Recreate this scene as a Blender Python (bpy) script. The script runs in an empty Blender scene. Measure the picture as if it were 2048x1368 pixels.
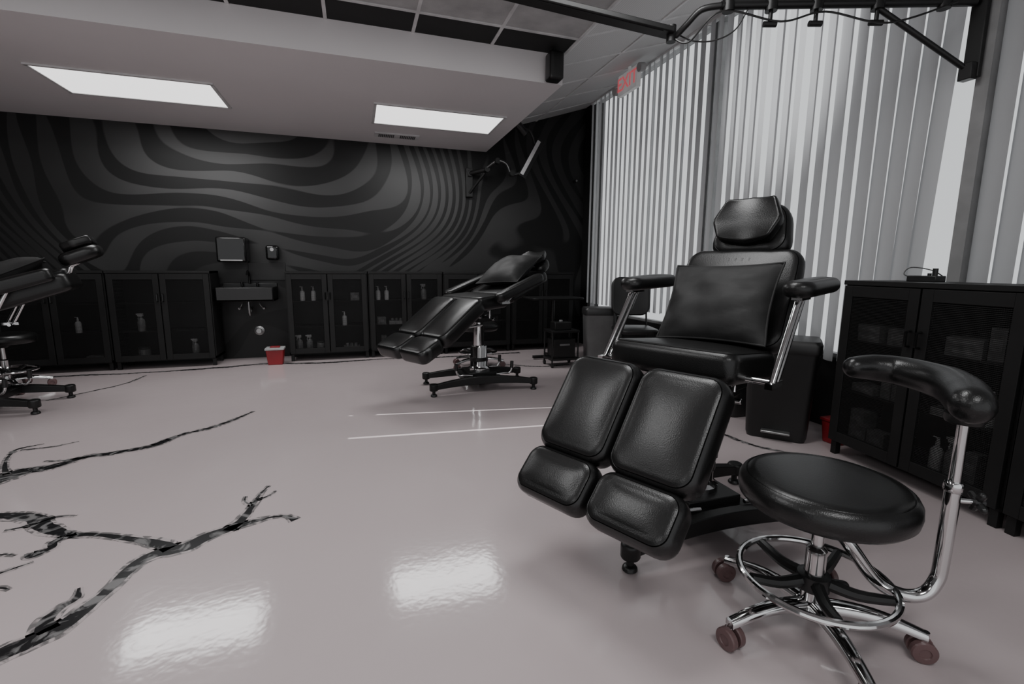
import bpy, math, random
from mathutils import Matrix, Vector, noise
random.seed(7)
pi=math.pi
SC=bpy.context.scene
COL=SC.collection

# ---------------------------------------------------------------- materials
def nodemat(name):
    m=bpy.data.materials.new(name); m.use_nodes=True
    nt=m.node_tree
    b=nt.nodes["Principled BSDF"]
    return m,nt,b
def N(nt,t,**kw):
    n=nt.nodes.new(t)
    for k,v in kw.items():
        if k in n.inputs: n.inputs[k].default_value=v
        else: setattr(n,k,v)
    return n
def simple(name,col,rough=.5,metal=0,bump=0,bscale=200,coat=0,spec=None,var=.15,vscale=6,em=0,bdist=.002):
    m,nt,b=nodemat(name)
    if not hasattr(col,'__len__'): col=(col,col,col)
    b.inputs["Roughness"].default_value=rough; b.inputs["Metallic"].default_value=metal
    b.inputs["Coat Weight"].default_value=coat
    if spec is not None: b.inputs["Specular IOR Level"].default_value=spec
    if em: b.inputs["Emission Color"].default_value=(*col,1); b.inputs["Emission Strength"].default_value=em
    tc=N(nt,"ShaderNodeTexCoord")
    no=N(nt,"ShaderNodeTexNoise",Scale=vscale,Detail=3.0)
    nt.links.new(tc.outputs["Object"],no.inputs["Vector"])
    cr=N(nt,"ShaderNodeValToRGB")
    cr.color_ramp.elements[0].position=.3; cr.color_ramp.elements[1].position=.7
    cr.color_ramp.elements[0].color=[c*(1-var) for c in col]+[1]
    cr.color_ramp.elements[1].color=[min(1,c*(1+var)) for c in col]+[1]
    nt.links.new(no.outputs["Fac"],cr.inputs["Fac"]); nt.links.new(cr.outputs["Color"],b.inputs["Base Color"])
    if bump:
        n2=N(nt,"ShaderNodeTexNoise",Scale=bscale,Detail=2.0)
        nt.links.new(tc.outputs["Object"],n2.inputs["Vector"])
        bp=N(nt,"ShaderNodeBump",Strength=bump,Distance=bdist)
        nt.links.new(n2.outputs["Fac"],bp.inputs["Height"]); nt.links.new(bp.outputs["Normal"],b.inputs["Normal"])
    return m
def emis(name,col,s):
    m,nt,b=nodemat(name)
    b.inputs["Base Color"].default_value=(*col,1)
    b.inputs["Emission Color"].default_value=(*col,1); b.inputs["Emission Strength"].default_value=s
    return m
def leather(name,rough,spec):
    m,nt,b=nodemat(name); L=nt.links.new
    b.inputs["Base Color"].default_value=(.006,.006,.006,1); b.inputs["Specular IOR Level"].default_value=spec
    tc=N(nt,"ShaderNodeTexCoord")
    v=N(nt,"ShaderNodeTexVoronoi",Scale=260.0); L(tc.outputs["Object"],v.inputs["Vector"])
    n1=N(nt,"ShaderNodeTexNoise",Scale=9.0,Detail=1.0); L(tc.outputs["Object"],n1.inputs["Vector"])
    b1=N(nt,"ShaderNodeBump",Strength=.22,Distance=.001); L(v.outputs["Distance"],b1.inputs["Height"])
    b2=N(nt,"ShaderNodeBump",Strength=.07,Distance=.005); L(n1.outputs["Fac"],b2.inputs["Height"]); L(b1.outputs["Normal"],b2.inputs["Normal"])
    L(b2.outputs["Normal"],b.inputs["Normal"])
    mr=N(nt,"ShaderNodeMapRange"); mr.inputs["To Min"].default_value=rough-.02; mr.inputs["To Max"].default_value=rough+.03
    L(n1.outputs["Fac"],mr.inputs["Value"]); L(mr.outputs[0],b.inputs["Roughness"])
    return m
LEATHER=leather("black_leather",.33,.42)
LEATHERS=leather("black_leather_fine",.31,.48)
SATIN=simple("dark_cushion_fabric",.022,.62,bump=.3,bscale=30,vscale=7,var=.35,spec=.3,bdist=.004)
CHROME=simple("chrome",.60,.09,1,var=.03)
BLKMET=simple("black_steel",.009,.42,.2)
DKMET=simple("dark_steel",.06,.3,.8)
BLKPL=simple("black_plastic",.009,.38)
GLOSSBLK=simple("gloss_black",.006,.15)
CABBLK=simple("cabinet_black",.008,.5,spec=.3)
GREYPL=simple("grey_plastic",.018,.45)
LTBIN=simple("light_grey_bin",.11,.4)
BINPL=simple("bin_dark_plastic",.007,.42)
CASTER=simple("brown_caster",(.12,.070,.070),.35)
WHITEPL=simple("white_plastic",.38,.4)
CARD=simple("carton",.085,.7,var=.5,vscale=25)
GREYBOT=simple("grey_bottle",.15,.35,var=.4,vscale=20)
REDPL=simple("red_plastic",(.24,.012,.018),.4)
WALLBLK=simple("black_wall_paint",.006,.55,bump=.1,bscale=80)
WALLGREY=simple("grey_wall_paint",.18,.7)
SOFFIT=simple("soffit_paint",(.72,.695,.70),.5,bump=.05,bscale=60,var=.03,vscale=1)
TILEBLK=simple("black_ceiling_tile",.010,.8,bump=.3)
TILEGREY=simple("grey_ceiling_tile",.40,.8,bump=.3,bscale=120)
TBAR=simple("ceiling_grid_bar",.6,.5)
MULL=simple("window_frame_grey",.22,.45)
PANEL=emis("light_panel",(1,.99,.985),1.6)
EXITRED=emis("exit_red",(.62,.12,.14),.5)
EXITW=simple("exit_white",.5,.4,em=.22)
VALV=simple("dull_metal",.3,.3,.8)

def tile_ramp():
    m,nt,b=nodemat("ramp_ceiling_tile")
    tc=N(nt,"ShaderNodeTexCoord"); w=N(nt,"ShaderNodeTexWave",Scale=14.0,Distortion=0.0)
    w.bands_direction='X'
    nt.links.new(tc.outputs["Object"],w.inputs["Vector"])
    cr=N(nt,"ShaderNodeValToRGB"); cr.color_ramp.elements[0].color=(.50,.50,.50,1); cr.color_ramp.elements[1].color=(.62,.62,.62,1)
    nt.links.new(w.outputs["Fac"],cr.inputs["Fac"]); nt.links.new(cr.outputs["Color"],b.inputs["Base Color"])
    b.inputs["Roughness"].default_value=.7
    return m
TILERAMP=tile_ramp()

def floor_mat():
    m,nt,b=nodemat("epoxy_floor")
    tc=N(nt,"ShaderNodeTexCoord")
    no=N(nt,"ShaderNodeTexNoise",Scale=.7,Detail=4.0,Distortion=.6)
    nt.links.new(tc.outputs["Object"],no.inputs["Vector"])
    cr=N(nt,"ShaderNodeValToRGB"); e=cr.color_ramp.elements
    e[0].position=.3; e[0].color=(.468,.402,.406,1); e[1].position=.7; e[1].color=(.50,.434,.438,1)
    nt.links.new(no.outputs["Fac"],cr.inputs["Fac"]); nt.links.new(cr.outputs["Color"],b.inputs["Base Color"])
    b.inputs["Roughness"].default_value=.11
    b.inputs["Specular IOR Level"].default_value=.5
    n2=N(nt,"ShaderNodeTexNoise",Scale=38.0,Detail=1.0)
    n3=N(nt,"ShaderNodeTexNoise",Scale=4.0,Detail=1.0)
    nt.links.new(tc.outputs["Object"],n2.inputs["Vector"]); nt.links.new(tc.outputs["Object"],n3.inputs["Vector"])
    b1=N(nt,"ShaderNodeBump",Strength=.08,Distance=.004); b2=N(nt,"ShaderNodeBump",Strength=.06,Distance=.02)
    nt.links.new(n2.outputs["Fac"],b1.inputs["Height"]); nt.links.new(n3.outputs["Fac"],b2.inputs["Height"])
    nt.links.new(b1.outputs["Normal"],b2.inputs["Normal"]); nt.links.new(b2.outputs["Normal"],b.inputs["Normal"])
    return m
FLOOR=floor_mat()
def vein_mat(name,c0,c1,pos,sc,wd,det=2.0):
    m,nt,b=nodemat(name)
    tc=N(nt,"ShaderNodeTexCoord"); no=N(nt,"ShaderNodeTexNoise",Scale=sc,Detail=det,Distortion=2.6)
    nt.links.new(tc.outputs["Object"],no.inputs["Vector"])
    cr=N(nt,"ShaderNodeValToRGB"); e=cr.color_ramp.elements
    e[0].position=pos; e[0].color=(*c0,1); e[1].position=pos+wd; e[1].color=(*c1,1)
    nt.links.new(no.outputs["Fac"],cr.inputs["Fac"]); nt.links.new(cr.outputs["Color"],b.inputs["Base Color"])
    b.inputs["Roughness"].default_value=.2
    return m
VEIN=vein_mat("black_vein",(.010,.010,.011),(.17,.165,.165),.49,8.0,.12,3.0)
HALO=vein_mat("vein_edge",(.15,.14,.14),(.42,.37,.37),.44,11.0,.12,3.0)

def mural_mat():
    m,nt,b=nodemat("mural_paint")
    L=nt.links.new
    at=N(nt,"ShaderNodeAttribute",attribute_name="phi")
    tc=N(nt,"ShaderNodeTexCoord")
    s=N(nt,"ShaderNodeMath",operation='SINE'); L(at.outputs["Fac"],s.inputs[0])
    n4=N(nt,"ShaderNodeTexNoise",Scale=1.3,Detail=0.0); L(tc.outputs["Object"],n4.inputs["Vector"])
    tp=N(nt,"ShaderNodeMath",operation='MULTIPLY_ADD'); L(n4.outputs["Fac"],tp.inputs[0]); tp.inputs[1].default_value=4.4; tp.inputs[2].default_value=-2.2
    sa=N(nt,"ShaderNodeMath",operation='ADD'); L(s.outputs[0],sa.inputs[0]); L(tp.outputs[0],sa.inputs[1])
    r=N(nt,"ShaderNodeMapRange"); r.inputs["From Min"].default_value=-.08; r.inputs["From Max"].default_value=.10
    L(sa.outputs[0],r.inputs["Value"])
    n2=N(nt,"ShaderNodeTexNoise",Scale=.7,Detail=2.0); L(tc.outputs["Object"],n2.inputs["Vector"])
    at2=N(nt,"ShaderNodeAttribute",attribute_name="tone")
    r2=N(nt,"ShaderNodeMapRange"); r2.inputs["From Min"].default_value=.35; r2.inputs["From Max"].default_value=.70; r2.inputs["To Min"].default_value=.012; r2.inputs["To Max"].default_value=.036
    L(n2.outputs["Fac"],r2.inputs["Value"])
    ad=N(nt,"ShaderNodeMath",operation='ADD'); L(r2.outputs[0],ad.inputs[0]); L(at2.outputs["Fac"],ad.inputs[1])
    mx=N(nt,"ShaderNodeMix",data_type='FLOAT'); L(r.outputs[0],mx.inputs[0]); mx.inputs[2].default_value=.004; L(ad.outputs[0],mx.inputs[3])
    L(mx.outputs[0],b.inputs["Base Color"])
    b.inputs["Roughness"].default_value=.45; b.inputs["Specular IOR Level"].default_value=.3
    return m
MURAL=mural_mat()

def blind_mat():
    m=bpy.data.materials.new("blind_vinyl"); m.use_nodes=True; nt=m.node_tree; nt.nodes.clear()
    o=N(nt,"ShaderNodeOutputMaterial"); d=N(nt,"ShaderNodeBsdfDiffuse"); t=N(nt,"ShaderNodeBsdfTranslucent"); mx=N(nt,"ShaderNodeMixShader")
    tc=N(nt,"ShaderNodeTexCoord"); no=N(nt,"ShaderNodeTexNoise",Scale=3.0)
    nt.links.new(tc.outputs["Object"],no.inputs["Vector"])
    cr=N(nt,"ShaderNodeValToRGB"); cr.color_ramp.elements[0].color=(.39,.39,.395,1); cr.color_ramp.elements[1].color=(.45,.45,.455,1)
    nt.links.new(no.outputs["Fac"],cr.inputs["Fac"]); nt.links.new(cr.outputs[0],d.inputs[0])
    t.inputs[0].default_value=(.46,.46,.47,1)
    mx.inputs[0].default_value=.36
    nt.links.new(d.outputs[0],mx.inputs[1]); nt.links.new(t.outputs[0],mx.inputs[2]); nt.links.new(mx.outputs[0],o.inputs[0])
    return m
BLIND=blind_mat()
def perf_mat():
    m,nt,b=nodemat("perforated_mesh"); L=nt.links.new
    b.inputs["Base Color"].default_value=(.009,.009,.009,1); b.inputs["Roughness"].default_value=.5
    b.inputs["Specular IOR Level"].default_value=.3
    tc=N(nt,"ShaderNodeTexCoord"); sp=N(nt,"ShaderNodeSeparateXYZ"); L(tc.outputs["Object"],sp.inputs[0])
    outs=[]
    for ax in ("X","Z"):
        a=N(nt,"ShaderNodeMath",operation='MULTIPLY'); L(sp.outputs[ax],a.inputs[0]); a.inputs[1].default_value=2*pi/.008
        s=N(nt,"ShaderNodeMath",operation='SINE'); L(a.outputs[0],s.inputs[0]); outs.append(s)
    ad=N(nt,"ShaderNodeMath",operation='ADD'); L(outs[0].outputs[0],ad.inputs[0]); L(outs[1].outputs[0],ad.inputs[1])
    gt=N(nt,"ShaderNodeMath",operation='GREATER_THAN'); L(ad.outputs[0],gt.inputs[0]); gt.inputs[1].default_value=-.38
    tr=N(nt,"ShaderNodeBsdfTransparent"); mx=N(nt,"ShaderNodeMixShader")
    L(gt.outputs[0],mx.inputs[0]); L(b.outputs[0],mx.inputs[1]); L(tr.outputs[0],mx.inputs[2])
    L(mx.outputs[0],nt.nodes["Material Output"].inputs[0])
    return m
PERF=perf_mat()
def glass_mat():
    m,nt,b=nodemat("window_glass")
    tr=N(nt,"ShaderNodeBsdfTransparent"); mx=N(nt,"ShaderNodeMixShader"); g=N(nt,"ShaderNodeBsdfGlossy",Roughness=.02)
    mx.inputs[0].default_value=.06
    tr.inputs[0].default_value=(.95,.96,.96,1)
    nt.links.new(tr.outputs[0],mx.inputs[1]); nt.links.new(g.outputs[0],mx.inputs[2]); nt.links.new(mx.outputs[0],nt.nodes["Material Output"].inputs[0])
    return m
GLASS=glass_mat()

# ---------------------------------------------------------------- mesh builder
class MB:
    def __init__(s): s.v=[]; s.f=[]; s.mi=[]; s.mats=[]
    def m(s,mat):
        if mat not in s.mats: s.mats.append(mat)
        return s.mats.index(mat)
    def add(s,vs,fs,mat,M=None):
        o=len(s.v); k=s.m(mat)
        for p in vs:
            p=Vector(p); s.v.append(tuple(M@p if M else p))
        for f in fs: s.f.append(tuple(i+o for i in f)); s.mi.append(k)
        return s
    def box(s,c,d,mat,M=None):
        x,y,z=[q/2 for q in d]
        vs=[(c[0]+a*x,c[1]+b*y,c[2]+e*z) for a in(-1,1) for b in(-1,1) for e in(-1,1)]
        return s.add(vs,[(0,1,3,2),(4,6,7,5),(0,4,5,1),(2,3,7,6),(0,2,6,4),(1,5,7,3)],mat,M)
    def bx(s,x0,x1,y0,y1,z0,z1,mat,M=None):
        return s.box(((x0+x1)/2,(y0+y1)/2,(z0+z1)/2),(abs(x1-x0),abs(y1-y0),abs(z1-z0)),mat,M)
    def rings(s,rs,mat,M=None,closed_u=False,caps=True):
        n=len(rs[0]); vs=[p for r in rs for p in r]; fs=[]
        R=len(rs)
        for i in range(R if closed_u else R-1):
            a=i*n; b=((i+1)%R)*n
            for j in range(n):
                k=(j+1)%n; fs.append((a+j,a+k,b+k,b+j))
        if caps and not closed_u:
            fs.append(tuple(range(n-1,-1,-1))); fs.append(tuple((R-1)*n+j for j in range(n)))
        return s.add(vs,fs,mat,M)
    def lathe(s,prof,mat,M=None,seg=32,c=(0,0,0)):
        rs=[[(c[0]+r*math.cos(2*pi*j/seg),c[1]+r*math.sin(2*pi*j/seg),c[2]+z) for j in range(seg)] for r,z in prof]
        return s.rings(rs,mat,M)
    def tube(s,pts,r,mat,M=None,seg=12,closed=False,smooth=0,sx=1.0,roundcap=False):
        P=[Vector(p) for p in pts]
        rad=r if hasattr(r,'__len__') else [r]*len(P)
        if smooth:
            Q=[];Rr=[];n=len(P)
            rng=n if closed else n-1
            for i in range(rng):
                g=lambda k:P[k%n] if closed else P[min(max(k,0),n-1)]
                gr=lambda k:rad[k%n] if closed else rad[min(max(k,0),n-1)]
                for q in range(smooth):
                    t=q/smooth
                    p0,p1,p2,p3=g(i-1),g(i),g(i+1),g(i+2)
                    Q.append(.5*((2*p1)+(p2-p0)*t+(2*p0-5*p1+4*p2-p3)*t*t+(3*p1-p0-3*p2+p3)*t**3)); Rr.append(gr(i)*(1-t)+gr(i+1)*t)
            if not closed: Q.append(P[-1]); Rr.append(rad[-1])
            P=Q; rad=Rr
        if roundcap and not closed:
            d0=(P[0]-P[1]).normalized(); d1=(P[-1]-P[-2]).normalized()
            A=[(P[0]+d0*rad[0]*math.sin(a),rad[0]*math.cos(a)) for a in (1.45,1.1,.7,.35)]
            B=[(P[-1]+d1*rad[-1]*math.sin(a),rad[-1]*math.cos(a)) for a in (.35,.7,1.1,1.45)]
            P=[a[0] for a in A]+P+[b[0] for b in B]; rad=[a[1] for a in A]+list(rad)+[b[1] for b in B]
        n=len(P); T=[]
        for i in range(n):
            if closed: t=P[(i+1)%n]-P[i-1]
            else: t=P[min(i+1,n-1)]-P[max(i-1,0)]
            T.append(t.normalized())
        up=Vector((0,0,1)) if abs(T[0].z)<.9 else Vector((1,0,0))
        u=T[0].cross(up).normalized(); rs=[]
        for i in range(n):
            if i: 
                u=(u-T[i]*u.dot(T[i])).normalized()
            w=T[i].cross(u)
            rs.append([tuple(P[i]+(u*math.cos(2*pi*j/seg)*sx+w*math.sin(2*pi*j/seg))*rad[i]) for j in range(seg)])
        return s.rings(rs,mat,M,closed_u=closed)
    def cyl(s,p0,p1,r,mat,M=None,seg=20): return s.tube([p0,p1],r,mat,M,seg)
    def pad(s,L,W,T,mat,M=None,rc=.06,re=.03,crown=.012,seam=True,warp=None,bcrown=0):
        def rr(d):
            a=L/2-d;b=W/2-d;c=max(min(rc-d*.7,a*.98,b*.98),.002);o=[]
            for qx,qy,st in((1,1,0),(-1,1,pi/2),(-1,-1,pi),(1,-1,1.5*pi)):
                for k in range(7):
                    t=st+k/6*pi/2
                    o.append((qx*(a-c)+c*math.cos(t),qy*(b-c)+c*math.sin(t)))
            out=[]
            for i in range(len(o)):
                p=o[i];q=o[(i+1)%len(o)];out.append(p)
                if i%7==6:
                    for k in range(1,8): out.append((p[0]+(q[0]-p[0])*k/8,p[1]+(q[1]-p[1])*k/8))
            return out
        base=rr(re); rs=[]; h=T/2; A=L/2-re; B=W/2-re
        def scaled(f,z0,cr):
            return [(x*f,y*f,z0+cr*(1-min(1,abs(x*f/A))**3)*(1-min(1,abs(y*f/B))**3)) for x,y in base]
        for f in(.15,.5,.8): rs.append(scaled(f,-h,-bcrown))
        for k in range(5):
            t=-pi/2+k/4*pi/2; rs.append([(x,y,-(h-re)+re*math.sin(t)) for x,y in rr(re-re*math.cos(t))])
        for k in range(7):
            t=k/7*pi/2
            rs.append([(x,y,(h-re)+re*math.sin(t)) for x,y in rr(re-re*math.cos(t))])
            if seam and k==4:
                t2=t+.05; ri=re-.0045
                rs.append([(x,y,(h-re)+ri*math.sin(t2)) for x,y in rr(re-ri*math.cos(t2))])
                t2=t+.10; rs.append([(x,y,(h-re)+re*math.sin(t2)) for x,y in rr(re-re*math.cos(t2))])
        for f in(1,.95,.9,.83,.75,.65,.55,.45,.35,.25,.15,.05): rs.append(scaled(f,h,crown))
        if warp: rs=[[warp(*p) for p in r] for r in rs]
        return s.rings(rs,mat,M)
    def obj(s,name,parent=None,label=None,category=None,bevel=0,smooth=True,group=None,loc=None,rot=None,kind=None,ang=35):
        me=bpy.data.meshes.new(name); me.from_pydata(s.v,[],s.f); 
        for m in s.mats: me.materials.append(m)
        me.polygons.foreach_set("material_index",s.mi)
        if smooth:
            me.polygons.foreach_set("use_smooth",[True]*len(me.polygons)); me.set_sharp_from_angle(angle=math.radians(ang))
        me.update()
        o=bpy.data.objects.new(name,me); COL.objects.link(o)
        if parent: o.parent=parent
        if label: o["label"]=label
        if category: o["category"]=category
        if group: o["group"]=group
        if kind: o["kind"]=kind
        if loc: o.location=loc
        if rot: o.rotation_euler=rot
        if bevel:
            b=o.modifiers.new("b","BEVEL"); b.width=bevel; b.segments=2; b.limit_method='ANGLE'; b.angle_limit=math.radians(40)
        return o
def empty(name,loc,label,category,rot=0,group=None):
    o=bpy.data.objects.new(name,None); COL.objects.link(o); o.location=loc; o.rotation_euler=(0,0,rot); o.empty_display_size=.1
    o["label"]=label; o["category"]=category
    if group: o["group"]=group
    return o
def fr(o,x,z):
    x=Vector(x).normalized(); z=Vector(z); z=(z-x*z.dot(x)).normalized(); y=z.cross(x)
    M=Matrix((x,y,z)).transposed().to_4x4(); M.translation=Vector(o); return M

# ---------------------------------------------------------------- camera
F,yaw,pit,rol=950.0,math.radians(18.1),math.radians(8.91),math.radians(.385)
cy,sy,cp,sp=math.cos(yaw),math.sin(yaw),math.cos(pit),math.sin(pit)
fw=Vector((sy*cp,cy*cp,-sp)); r0=Vector((cy,-sy,0)); u0=r0.cross(fw)
r=r0*math.cos(rol)+u0*math.sin(rol); u=u0*math.cos(rol)-r0*math.sin(rol)
cam=bpy.data.cameras.new("camera"); cam.lens=F/2048*36; cam.sensor_width=36; cam.clip_start=.02
co=bpy.data.objects.new("camera",cam); COL.objects.link(co)
Mx=Matrix((r,u,-fw)).transposed().to_4x4(); Mx.translation=Vector((0,0,1.1)); co.matrix_world=Mx
SC.camera=co

# ---------------------------------------------------------------- world
w=bpy.data.worlds.new("w"); SC.world=w; w.use_nodes=True
bg=w.node_tree.nodes["Background"]; bg.inputs[0].default_value=(.97,.98,1,1); bg.inputs[1].default_value=1.0

# ---------------------------------------------------------------- room
XL,XR,YN,YF=-6.0,3.13,-2.6,6.35
mb=MB()
mb.add([(XL,YN,0),(XR+.1,YN,0),(XR+.1,YF+.05,0),(XL,YF+.05,0)],[(0,1,2,3)],FLOOR)
def ribbon(pts,wid,mat,z,jag=.14,ext=0,seed=0):
    P=[Vector((a,b,0)) for a,b in pts]; W=wid if hasattr(wid,'__len__') else [wid]*len(P)
    Q=[];WW=[];n=len(P);S=18
    for i in range(n-1):
        g=lambda k:P[min(max(k,0),n-1)]
        for q in range(S):
            t=q/S;p0,p1,p2,p3=g(i-1),g(i),g(i+1),g(i+2)
            Q.append(.5*((2*p1)+(p2-p0)*t+(2*p0-5*p1+4*p2-p3)*t*t+(3*p1-p0-3*p2+p3)*t**3)); t=t*t*(3-2*t); WW.append(W[i]*(1-t)+W[i+1]*t)
    Q.append(P[-1]);WW.append(W[-1])
    L=[];R=[]
    for i,p in enumerate(Q):
        t=(Q[min(i+3,len(Q)-1)]-Q[max(i-3,0)]).normalized(); nn=Vector((-t.y,t.x,0))
        wob=nn*.30*WW[i]*noise.noise(Vector((p.x*6+seed,p.y*6,0)))
        def rag(k): return 1+jag*2.2*noise.noise(Vector((p.x*8,p.y*8,seed+k)))+jag*1.3*noise.noise(Vector((p.x*30,p.y*30,seed+k)))
        a=WW[i]*.5*rag(1.3)+ext*(1+.9*noise.noise(Vector((p.x*9,p.y*9,seed))))
        b=WW[i]*.5*rag(7.7)+ext*(1+.9*noise.noise(Vector((p.x*9,p.y*9,seed+4))))
        L.append(p+wob+nn*max(a,.001)); R.append(p+wob-nn*max(b,.001))
    vs=[(q.x,q.y,z) for q in L]+[(q.x,q.y,z) for q in R]; m=len(L)
    mb.add(vs,[(i+m,i+1+m,i+1,i) for i in range(m-1)],mat)
VE=[([(-.78,3.95),(-.95,3.66),(-1.12,3.52),(-1.24,3.33),(-1.40,3.28),(-1.53,3.24),(-1.64,3.13),(-1.75,3.09),(-1.85,2.94),(-2.0,2.8)],[.010,.035,.025,.04,.055,.045,.065,.11,.15,.16]),
([(-.30,2.13),(-.34,2.18),(-.40,2.19),(-.48,2.17),(-.58,2.12),(-.67,2.05),(-.77,2.03),(-.82,1.97),(-.85,1.83),(-.88,1.73),(-.93,1.65),(-1.01,1.58),(-1.15,1.45)],[.030,.016,.012,.030,.055,.065,.065,.045,.035,.045,.065,.065,.08]),
([(-.74,2.04),(-.89,2.16),(-1.04,2.24),(-1.17,2.29),(-1.29,2.38),(-1.40,2.50),(-1.60,2.58)],[.06,.030,.024,.035,.055,.06,.04]),
([(-.55,2.12),(-.51,2.22),(-.50,2.34),(-.49,2.44),(-.46,2.53)],[.05,.034,.022,.012,.006]),
([(-.50,2.33),(-.54,2.38),(-.55,2.44)],[.014,.008,.004]),
([(-.49,2.38),(-.44,2.42),(-.42,2.46)],[.012,.008,.004]),
([(-1.14,2.28),(-1.19,2.24),(-1.18,2.19),(-1.22,2.15),(-1.25,2.17)],[.03,.035,.03,.04,.012]),
([(-.93,1.66),(-.965,1.71),(-.955,1.77),(-.93,1.81),(-.95,1.87)],[.05,.038,.024,.018,.008]),
([(-1.36,2.00),(-1.30,2.02),(-1.25,2.06),(-1.19,2.10)],[.03,.02,.010,.005]),
([(-1.36,1.86),(-1.30,1.90),(-1.22,1.95),(-1.17,1.93)],[.03,.02,.010,.005]),
([(-1.34,1.93),(-1.28,1.90),(-1.24,1.86),(-1.27,1.83)],[.010,.008,.006,.003]),
([(-1.42,2.16),(-1.34,2.19),(-1.28,2.17)],[.012,.010,.005]),
([(-1.44,2.40),(-1.36,2.42),(-1.30,2.47),(-1.22,2.46)],[.012,.010,.008,.003]),
([(-1.80,3.08),(-1.92,3.30),(-1.98,3.50),(-1.88,3.57)],[.03,.014,.018,.006]),
([(-1.95,3.48),(-1.80,3.50),(-1.70,3.56)],[.012,.008,.004]),
([(-1.24,3.34),(-1.20,3.44),(-1.10,3.56)],[.02,.012,.005]),
([(-1.53,3.24),(-1.62,3.22),(-1.72,3.24)],[.02,.015,.006]),
([(-2.45,4.75),(-2.25,5.0),(-2.1,5.25),(-2.05,5.6)],[.01,.02,.014,.01]),
([(-3.4,5.72),(-2.8,5.78),(-2.2,5.74),(-1.5,5.8),(-1.0,5.9),(-.4,5.78),(.3,5.83),(1.0,5.75),(2.0,5.8)],[.03,.05,.03,.06,.04,.06,.03,.05,.05]),
([(2.15,2.75),(2.3,2.5),(2.34,2.25),(2.48,2.05)],[.01,.02,.02,.008]),
([(1.95,1.25),(2.1,1.35),(2.25,1.3)],[.004,.008,.005]),
([(1.5,5.2),(1.9,4.9),(2.3,4.9)],[.01,.03,.02]),
]
for i,(p,wd) in enumerate(VE):
    ribbon(p,[a*1.25 for a in wd],HALO,.0006,ext=.009,seed=i*3.1)
    ribbon(p,wd,VEIN,.0012,seed=i*3.1)
mb.obj("floor",kind="structure",label="glossy pinkish grey epoxy floor with black veins",smooth=False)

def mural_phi(x,z):
    def c(cx,cz,ax,az,rot=0,s=.25):
        dx,dz=x-cx,z-cz; co_,si=math.cos(rot),math.sin(rot)
        a=(dx*co_+dz*si)/ax; b_=(-dx*si+dz*co_)/az
        return math.sqrt(a*a+b_*b_+s*s)
    x=x+.34*math.sin(2.1*z+.9*x); z=z+.20*math.sin(2.0*x+.5)
    p= 25*c(-1.25,2.75,1.2,.95,-.45)
    p-=22*c(-.70,1.00,1.1,1.0,.5)
    p+=20*c(-2.75,1.55,.62,1.35,.25)
    p-=20*c(-3.9,2.3,.9,1.0)
    p+=17*c(.30,1.45,.40,1.45,-.15)
    p-=17*c(1.20,1.35,.42,1.25,-.3)
    p+=14*c(2.2,2.3,1.0,1.2,.3)
    p+=18*noise.noise(Vector((x*.7,z*.7,3.3)))
    return p*.80
b=MB(); x0_,x1_=-6.0,XR+.3; nx,nz=420,160
vs=[(x0_+(x1_-x0_)*i/nx,YF,3.6*j/nz) for j in range(nz+1) for i in range(nx+1)]
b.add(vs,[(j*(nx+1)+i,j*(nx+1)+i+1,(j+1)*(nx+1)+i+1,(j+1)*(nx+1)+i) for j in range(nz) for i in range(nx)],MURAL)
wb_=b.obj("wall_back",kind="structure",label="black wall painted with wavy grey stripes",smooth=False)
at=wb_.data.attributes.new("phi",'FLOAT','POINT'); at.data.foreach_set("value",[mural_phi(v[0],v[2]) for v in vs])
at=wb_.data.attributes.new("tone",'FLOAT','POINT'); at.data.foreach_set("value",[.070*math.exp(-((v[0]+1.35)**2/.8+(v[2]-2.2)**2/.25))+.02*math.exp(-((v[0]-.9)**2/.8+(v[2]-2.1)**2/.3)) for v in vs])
b=MB(); b.bx(XL-.1,XL,YN,YF,0,3.6,WALLGREY); b.obj("wall_left",kind="structure",label="plain grey wall",smooth=False)
b=MB()
b.bx(XR,XR+.15,YN,YF,0,.5,WALLBLK); b.bx(XR,XR+.15,6.12,YF,.5,3.6,WALLBLK); b.bx(XR,XR+.15,YN,-1.9,.5,3.6,WALLBLK)
b.bx(XR,XR+.15,YN,YF,3.3,3.6,WALLGREY)
b.obj("wall_right",kind="structure",label="black window wall",smooth=False)
for i,(y0,y1) in enumerate([(3.88,6.12),(1.76,3.84),(-.1,1.68),(-1.9,-.18)]):
    b=MB(); x0,x1=XR+.03,XR+.10; t=.022
    b.bx(x0,x1,y0,y0+t,.5,3.3,MULL); b.bx(x0,x1,y1-t,y1,.5,3.3,MULL); b.bx(x0,x1,y0,y1,.5,.5+t,MULL); b.bx(x0,x1,y0,y1,3.3-t,3.3,MULL)
    b.bx(XR+.06,XR+.065,y0+t,y1-t,.5+t,3.3-t,GLASS)
    b.obj("window_%d"%(i+1),kind="structure",label="tall storefront window behind vertical blinds",smooth=False)
b=MB()
b.bx(3.06,XR+.15,1.69,1.75,.5,3.3,MULL); b.obj("trim_1",kind="structure",label="grey window mullion",smooth=False)
b=MB(); b.bx(XR+.02,XR+.15,3.84,3.88,.5,3.3,MULL); b.bx(XR+.02,XR+.15,-.18,-.1,.5,3.3,MULL); b.obj("trim_2",kind="structure",label="grey window mullions",smooth=False)
ZS,ZC=2.6,2.83; XS,YS=1.70,3.9
b=MB()
b.bx(XL,XS,YS,YF,ZS,ZC+.3,SOFFIT)
b.obj("ceiling",kind="structure",label="pale painted dropped ceiling",smooth=False)
b=MB()
g=.61
ys=[YS,YS-.30]
while ys[-1]>YN: ys.append(ys[-1]-g)
xs=[XS]
while xs[-1]>XL: xs.append(xs[-1]-g)
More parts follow.
